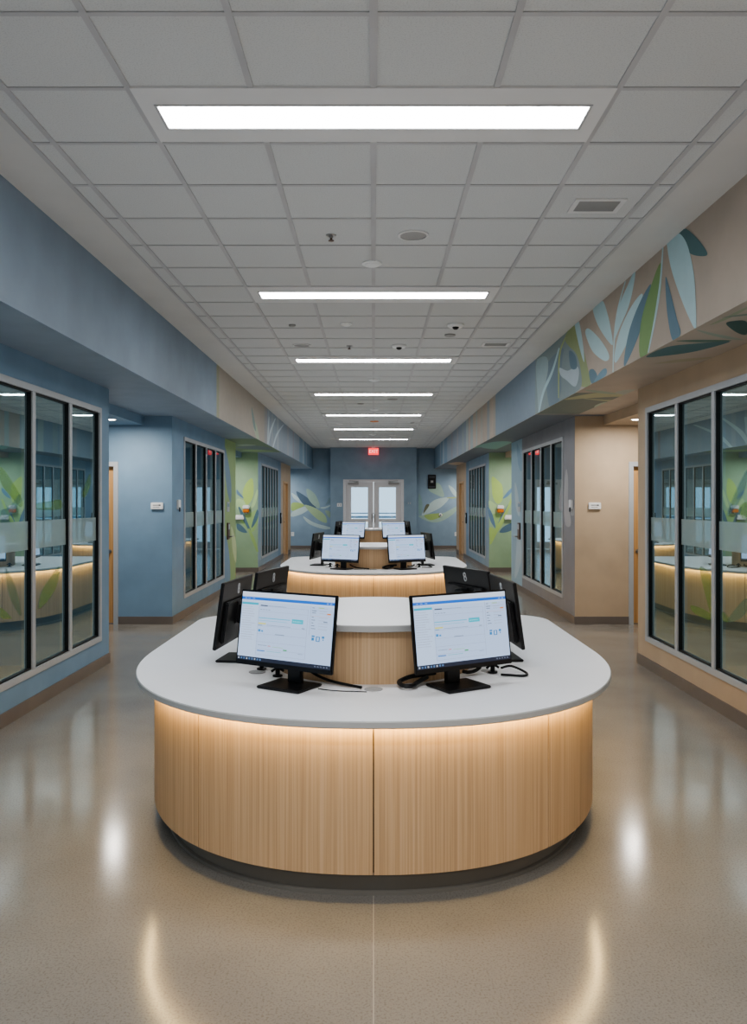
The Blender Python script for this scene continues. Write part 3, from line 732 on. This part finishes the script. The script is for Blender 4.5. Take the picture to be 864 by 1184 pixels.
# ------------------------------------------------------------------ ceiling lights
def ceiling_light():
    r = thing('ceiling_light', '', 'light', (0, 3.765, ZC), group='linear ceiling lights down the corridor')
    W, D, w, d = 1.07, .262, .99, .108
    p = MB()
    p.box(-W, W, -D, -d, -.011, 0); p.box(-W, W, d, D, -.011, 0); p.box(-W, -w, -d, d, -.011, 0); p.box(w, W, -d, d, -.011, 0)
    p.build('panel', M['lightpan'], r)
    t = MB(); q = .012
    t.box(-w-q, w+q, -d-q, -d, -.015, -.004); t.box(-w-q, w+q, d, d+q, -.015, -.004); t.box(-w-q, -w, -d, d, -.015, -.004); t.box(w, w+q, -d, d, -.015, -.004)
    t.build('trim_ring', M['grid'], r)
    MB().box(-w, w, -d, d, -.008, -.001).build('diffuser', M['strip'], r)
    return r
l0 = ceiling_light()
l0['label'] = 'long bright ceiling light nearest the camera, above the front station'
names = ['second', 'third', 'fourth', 'fifth', 'sixth', 'seventh']
for k, nm in enumerate(names):
    dup(l0, (0, 3.765+3.25*(k+1), ZC), label='long bright ceiling light, %s in the row from the camera%s' % (nm, ', by the exit sign' if k == 5 else ''))

# ------------------------------------------------------------------ small ceiling fittings
def cpos(px, py):
    p = on_z(px, py, ZC); return (p.x, p.y, ZC)
def sprinkler(px, py, label):
    r = thing('sprinkler', label, 'sprinkler', cpos(px, py), group='sprinkler heads on the ceiling')
    MB().lathe([(.036, 0), (.034, -.006), (.016, -.009), (.012, -.02)], n=20).build('escutcheon', M['steel'], r)
    b = MB().lathe([(.007, -.02), (.007, -.034), (.020, -.036), (.020, -.039)], n=16); b.build('deflector', M['brown'], r)
def grille_round(px, py, R, label):
    r = thing('ceiling_speaker', label, 'speaker', cpos(px, py), group='round ceiling speakers')
    MB().lathe([(R, 0), (R, -.008), (R*.86, -.010), (R*.86, -.004)], n=40).build('rim', M['lightpan'], r)
    MB().lathe([(R*.85, -.005), (R*.6, -.009), (.01, -.011)], n=40).build('grille', M['greyp'], r)
def detector(px, py, R, label, cat='detector', mat='white'):
    r = thing('smoke_detector', label, cat, cpos(px, py), group='smoke detectors on the ceiling')
    MB().lathe([(R, 0), (R, -.010), (R*.9, -.014)], n=32).build('base', M[mat], r)
    MB().lathe([(R*.75, -.013), (R*.7, -.022), (R*.45, -.027)], n=32).build('head', M[mat], r)
def dome(px, py, label):
    r = thing('dome_camera', label, 'camera', cpos(px, py), group='dome cameras on the ceiling')
    MB().lathe([(.085, 0), (.085, -.018), (.07, -.03)], n=32).build('base', M['white'], r)
    MB().lathe([(.034, -.028), (.032, -.04), (.02, -.052), (.006, -.056)], n=24).build('dome', M['black'], r)
def vent(px, py, w, d, label):
    r = thing('ceiling_vent', label, 'vent', cpos(px, py), group='square ceiling vents')
    f = MB(); q = .03
    f.box(-w-q, w+q, -d-q, -d, -.007, 0); f.box(-w-q, w+q, d, d+q, -.007, 0); f.box(-w-q, -w, -d, d, -.007, 0); f.box(w, w+q, -d, d, -.007, 0)
    f.build('frame', M['lightpan'], r)
    s = MB()
    k = 16
    for i in range(k):
        yy = -d+2*d*(i+.5)/k; s.box(-w, w, yy-d/k*.75, yy+d/k*.75, -.006, -.001)
    s.build('grille', M['greyp'], r)
def disc(px, py, R, mat, label):
    o = MB().lathe([(R, 0), (R*.98, -.012), (R*.7, -.02)], n=28).build('ceiling_sensor', M[mat], loc=cpos(px, py)); tag(o, label, 'sensor', 'small ceiling sensors')
sprinkler(383, 272, 'small sprinkler head left of the big round speaker'); grille_round(478, 271.5, .105, 'large round grey speaker behind the first ceiling light')
detector(430, 304, .075, 'round white smoke detector just before the second ceiling light')
vent(690, 237.5, .125, .085, 'square grey return vent nearest the camera, near the tan soffit'); vent(573, 398, .125, .085, 'smaller looking grey vent near the third ceiling light')
disc(338, 375.5, .035, 'greyp', 'tiny dark ceiling sensor behind the second light, on the left'); detector(400.5, 374, .06, 'low white smoke detector left of centre behind the second light')
dome(527, 375, 'white dome camera with black lens behind second light, right of centre'); disc(520.5, 387, .06, 'greyp', 'dark oval sensor just behind the dome camera')
grille_round(349, 399, .105, 'round grey speaker left of the third ceiling light'); sprinkler(404, 400, 'sprinkler head near the third ceiling light, left of centre')
dome(461.5, 399, 'white dome camera with black lens just before the third ceiling light'); detector(433, 439, .085, 'smoke detector between the third and fourth ceiling lights')
disc(417, 466.5, .06, 'greyp', 'dark sensor behind the fourth light, left of centre'); disc(454, 461.5, .09, 'greyp', 'flat grey sensor behind the fourth light, right of centre')
detector(433, 473.5, .09, 'smoke detector just before the fifth ceiling light'); disc(433, 487, .1, 'orange', 'orange tinted sensor just behind the fifth ceiling light')
disc(477, 488.5, .05, 'greyp', 'tiny dark sensor behind the fifth light, near its right end'); disc(392, 490, .1, 'lightpan', 'pale flat sensor behind the fifth light, near its left end')
detector(431, 502, .1, 'smoke detector between the sixth and seventh ceiling lights'); disc(454, 503, .1, 'lightpan', 'pale flat sensor between the sixth and seventh ceiling lights')

# ------------------------------------------------------------------ downlights in the alcoves
def downlight(x, y, label):
    r = thing('downlight', label, 'light', (x, y, 2.6), group='recessed downlights in the alcoves')
    MB().lathe([(.085, 0), (.085, -.006), (.07, -.008), (.07, -.002)], n=32).build('trim_ring', M['white'], r)
    MB().lathe([(.068, -.001), (.066, -.005)], n=32).build('lens', M['can'], r)
for sx, s in ((-1, 'blue'), (1, 'tan')):
    downlight(sx*3.2, 9.7, 'glowing round downlight over the %s alcove' % s)
    downlight(sx*3.3, 26.3, 'downlight over the slate end recess, beyond the %s side' % s)
    downlight(sx*3.3, 17.2, 'downlight over the green leaf recess, beyond the %s side' % s)

# ------------------------------------------------------------------ wall fittings
def text_mesh(txt, size, mat, parent, loc, rot, name='lettering'):
    cu = bpy.data.curves.new(name, 'FONT'); cu.body = txt; cu.size = size; cu.align_x = 'CENTER'; cu.align_y = 'CENTER'; cu.extrude = .0008
    o = bpy.data.objects.new(name, cu); me = bpy.data.meshes.new_from_object(o); bpy.data.objects.remove(o)
    me.materials.append(mat); t = bpy.data.objects.new(name, me); C.objects.link(t); t.parent = parent; t.location = loc; t.rotation_euler = rot
# exit sign
r = thing('exit_sign', 'red lit exit sign hanging above the double doors', 'sign', (0, 26.5, ZC-.27))
MB().box(-.17, .17, -.03, .03, 0, .225, bev=.006).build('housing', M['red'], r)
MB().box(-.06, .06, -.025, .025, .225, .27).build('mount', M['white'], r)
text_mesh('EXIT', .15, M['exitw'], r, (0, -.032, .11), (PI/2, 0, 0))
# room plaques on the alcove returns
for sx, s in ((-1, 'blue'), (1, 'tan')):
    p = on_y(182 if sx < 0 else 687.5, 585, 10.44)
    r = thing('wall_plaque', 'small white plaque with dark print on the %s return wall' % s, 'sign', (p.x, 10.44, p.z))
    MB().box(-.08, .08, -.03, 0, -.045, .045, bev=.006).build('housing', M['white'], r)
    pr = MB()
    for i in range(5): pr.box(-.05+i*.014, -.04+i*.014, -.0312, -.0302, .004, .016)
    pr.box(.022, .05, -.0312, -.0302, .002, .018); pr.box(-.05, .035, -.0312, -.0302, -.02, -.015)
    pr.build('print', M['dark'], r)
    # small white call unit on the wall beside the second glazing
    p = on_x(205.5 if sx < 0 else 661.5, 583, sx*XW)
    r = thing('call_unit', 'small white call unit beside the glazing, round the corner from the %s return' % s, 'call unit', (sx*XW, p.y, p.z))
    MB().box(0, -sx*.03, -.06, .06, -.07, .06, bev=.005).build('housing', M['white'], r)
    MB().box(-sx*.03, -sx*.045, -.06, -.015, -.1, -.04, bev=.004).build('receiver', M['dark'], r)
# devices on the wall ends past the second glazing
for sx, s, px in ((-1, 'green', 263.5), (1, 'pale blue', 601)):
    p = on_x(px, 586, sx*XW)
    r = thing('room_sign', 'small grey room sign on the %s wall end' % s, 'sign', (sx*XW, p.y, p.z))
    MB().box(0, -sx*.012, -.12, .12, -.09, .09, bev=.003).build('plate', M['alu'], r)
    MB().box(-sx*.012, -sx*.0135, -.09, .09, 0, .06).build('print', M['slate'], r)
    p = on_x(px, 614, sx*XW)
    r = thing('card_reader', 'dark card reader with lever on the %s wall end' % s, 'card reader', (sx*XW, p.y, p.z))
    MB().box(0, -sx*.025, -.1, .1, -.15, .15, bev=.006).build('housing', M['brown'], r)
    MB().box(-sx*.025, -sx*.027, -.07, .07, .03, .12).build('window', M['alu'], r)
    MB().tube([(-sx*.02, .02, -.1), (-sx*.07, .02, -.1), (-sx*.075, .1, -.1), (-sx*.075, .16, -.1)], .012).build('lever', M['steel'], r)
    # sanitizer on the green return
    p = on_y(285 if sx < 0 else 578.5, 588.5, 18.2)
    r = thing('sanitizer_dispenser', 'white and orange dispenser on the green leaf wall, %s' % ('left recess' if sx < 0 else 'right recess'), 'dispenser', (p.x, 18.2, p.z))
    MB().box(-.075, .075, -.1, 0, 0, .085, bev=.015).build('cover', M['white'], r)
    MB().box(-.07, .07, -.095, 0, -.08, -.001, bev=.012).build('bottle', M['orange'], r)
    MB().lathe([(.012, -.1), (.014, -.08)], (0, -.05, 0), 12).build('nozzle', M['white'], r)
    p = on_y(277 if sx < 0 else 588.5, 599, 18.2)
    r = thing('wall_holder', 'low white holder on the green leaf wall below the dispenser, %s' % ('left recess' if sx < 0 else 'right recess'), 'holder', (p.x, 18.2, p.z))
    MB().box(-.1, .1, -.07, 0, -.035, .035, bev=.01).build('tray', M['white'], r)
    MB().box(-.08, .08, -.02, 0, .03, .07, bev=.004).build('back_plate', M['white'], r)
    p = on_x(324.5 if sx < 0 else 539.5, 599, sx*XW)
    r = thing('card_reader', 'dark card reader beside the far wooden door, %s side' % ('left' if sx < 0 else 'right'), 'card reader', (sx*XW, min(p.y, 22.6), p.z))
    MB().box(0, -sx*.03, -.1, .1, -.15, .15, bev=.006).build('housing', M['black'], r)
    MB().box(-sx*.03, -sx*.033, -.06, .06, .02, .1).build('window', M['alu'], r)
    p = on_y(338.5 if sx < 0 else 527.5, 617.5, YE)
    r = thing('wall_outlet', 'small white outlet low on the slate wall, %s of the doors' % ('left' if sx < 0 else 'right'), 'outlet', (p.x, YE, p.z))
    MB().box(-.05, .05, -.012, 0, -.07, .07, bev=.004).build('plate', M['white'], r)
    o_ = MB()
    for zz in (-.03, .03): o_.box(-.02, -.012, -.0135, -.0118, zz-.012, zz+.012); o_.box(.012, .02, -.0135, -.0118, zz-.012, zz+.012)
    o_.build('socket', M['dark'], r)
# switches beside the double doors
for px, py, lab in ((392.6, 583.8, 'white double switch plate beside the double doors'), (473.5, 581.8, 'faint grey plate on the slate wall beyond the double doors')):
    p = on_y(px, py, YB); wt = 'white' if px < 400 else 'slate'
    r = thing('wall_switch', lab, 'switch', (p.x, YB, p.z))
    MB().box(-.08, .08, -.012, 0, -.06, .06, bev=.004).build('plate', M[wt], r)
    for xx in (-.035, .035): MB().box(xx-.015, xx+.015, -.018, -.012, -.03, .03, bev=.003).build('rocker', M['alu'], r)
# notice case on the end wall
p = on_y(499.5, 557, YE)
r = thing('notice_case', 'black framed notice panel high on the slate wall over the mural', 'notice', (p.x, YE, p.z))
f = MB(); w, h = .135, .235
f.box(-w, w, -.04, 0, -h, h, bev=.005); f.build('case', M['black'], r)
i_ = MB(); i_.box(-.1, .1, -.042, -.04, .12, .2); i_.box(-.06, .06, -.042, -.04, -.05, .06); i_.box(-.1, .1, -.042, -.04, -.2, -.15)
i_.build('insert', M['dark'], r); MB().box(-.04, .04, -.044, -.042, -.03, .04).build('label_plate', M['greyp'], r)
# round knob on the right mural
p = on_y(509.5, 595.5, YE)
r = thing('wall_button', 'round dark button on the pale leaf of the right end mural', 'button', (p.x, YE, p.z))
MB().lathe([(.055, 0), (.055, .02), (.03, .03)], n=20).xf(Matrix.Rotation(PI/2, 4, 'X')).build('housing', M['white'], r)
MB().lathe([(.03, .028), (.026, .04)], n=16).xf(Matrix.Rotation(PI/2, 4, 'X')).build('push_cap', M['dark'], r)
# ------------------------------------------------------------------ lamps, world, camera
def area(name, loc, rot, size, power, col=(1, 1, 1), sy=None, spread=None):
    l = bpy.data.lights.new(name, 'AREA'); l.energy = power; l.color = col; l.size = size
    if sy: l.shape = 'RECTANGLE'; l.size_y = sy
    if spread: l.spread = spread
    o = bpy.data.objects.new(name, l); C.objects.link(o); o.location = loc; o.rotation_euler = rot
    return o
for sx in (-1, 1):
    area('alcove_lamp', (sx*3.2, 9.7, 2.585), (0, 0, 0), .20, 19, (1, .95, .88)); area('alcove_lamp', (sx*3.3, 17.2, 2.585), (0, 0, 0), .20, 20, (1, .97, .92))
    area('alcove_lamp', (sx*3.3, 26.3, 2.585), (0, 0, 0), .2, 26, (1, .97, .94))
    area('room_lamp', (sx*4.3, 5.5, 2.58), (0, 0, 0), .5, 30, (.95, 1, 1)); area('room_lamp', (sx*4.3, 12.6, 2.58), (0, 0, 0), .5, 28, (.95, 1, 1)); area('room_lamp', (sx*4.3, 20.3, 2.58), (0, 0, 0), .5, 28, (.95, 1, 1))  # unseen lamps added to brighten the rooms behind the glazing
for yy in (.515, -2.735): area('ceiling_lamp', (0, yy, ZC-.012), (0, 0, 0), 1.98, 62, (.97, .985, 1), .21)  # unseen lamps added as front fill, spaced like the ceiling lights
w = bpy.data.worlds.new('world'); bpy.context.scene.world = w; w.use_nodes = True
w.node_tree.nodes['Background'].inputs[0].default_value = (.6, .7, .8, 1); w.node_tree.nodes['Background'].inputs[1].default_value = .3
cam = bpy.data.cameras.new('camera'); co = bpy.data.objects.new('camera', cam); C.objects.link(co)
co.location = (0, 0, EYE); co.rotation_euler = (PI/2, 0, 0)
cam.sensor_width = 36; cam.lens = 36*F/1184; cam.shift_y = (HY-592)/1184; cam.clip_start = .05
S = bpy.context.scene; S.camera = co
S.view_settings.view_transform = 'AgX'; S.view_settings.look = 'AgX - Medium High Contrast'; S.view_settings.exposure = 0.45
S.cycles.use_fast_gi = True; S.cycles.fast_gi_method = 'ADD'; w.light_settings.ao_factor = .11; w.light_settings.distance = 2.0
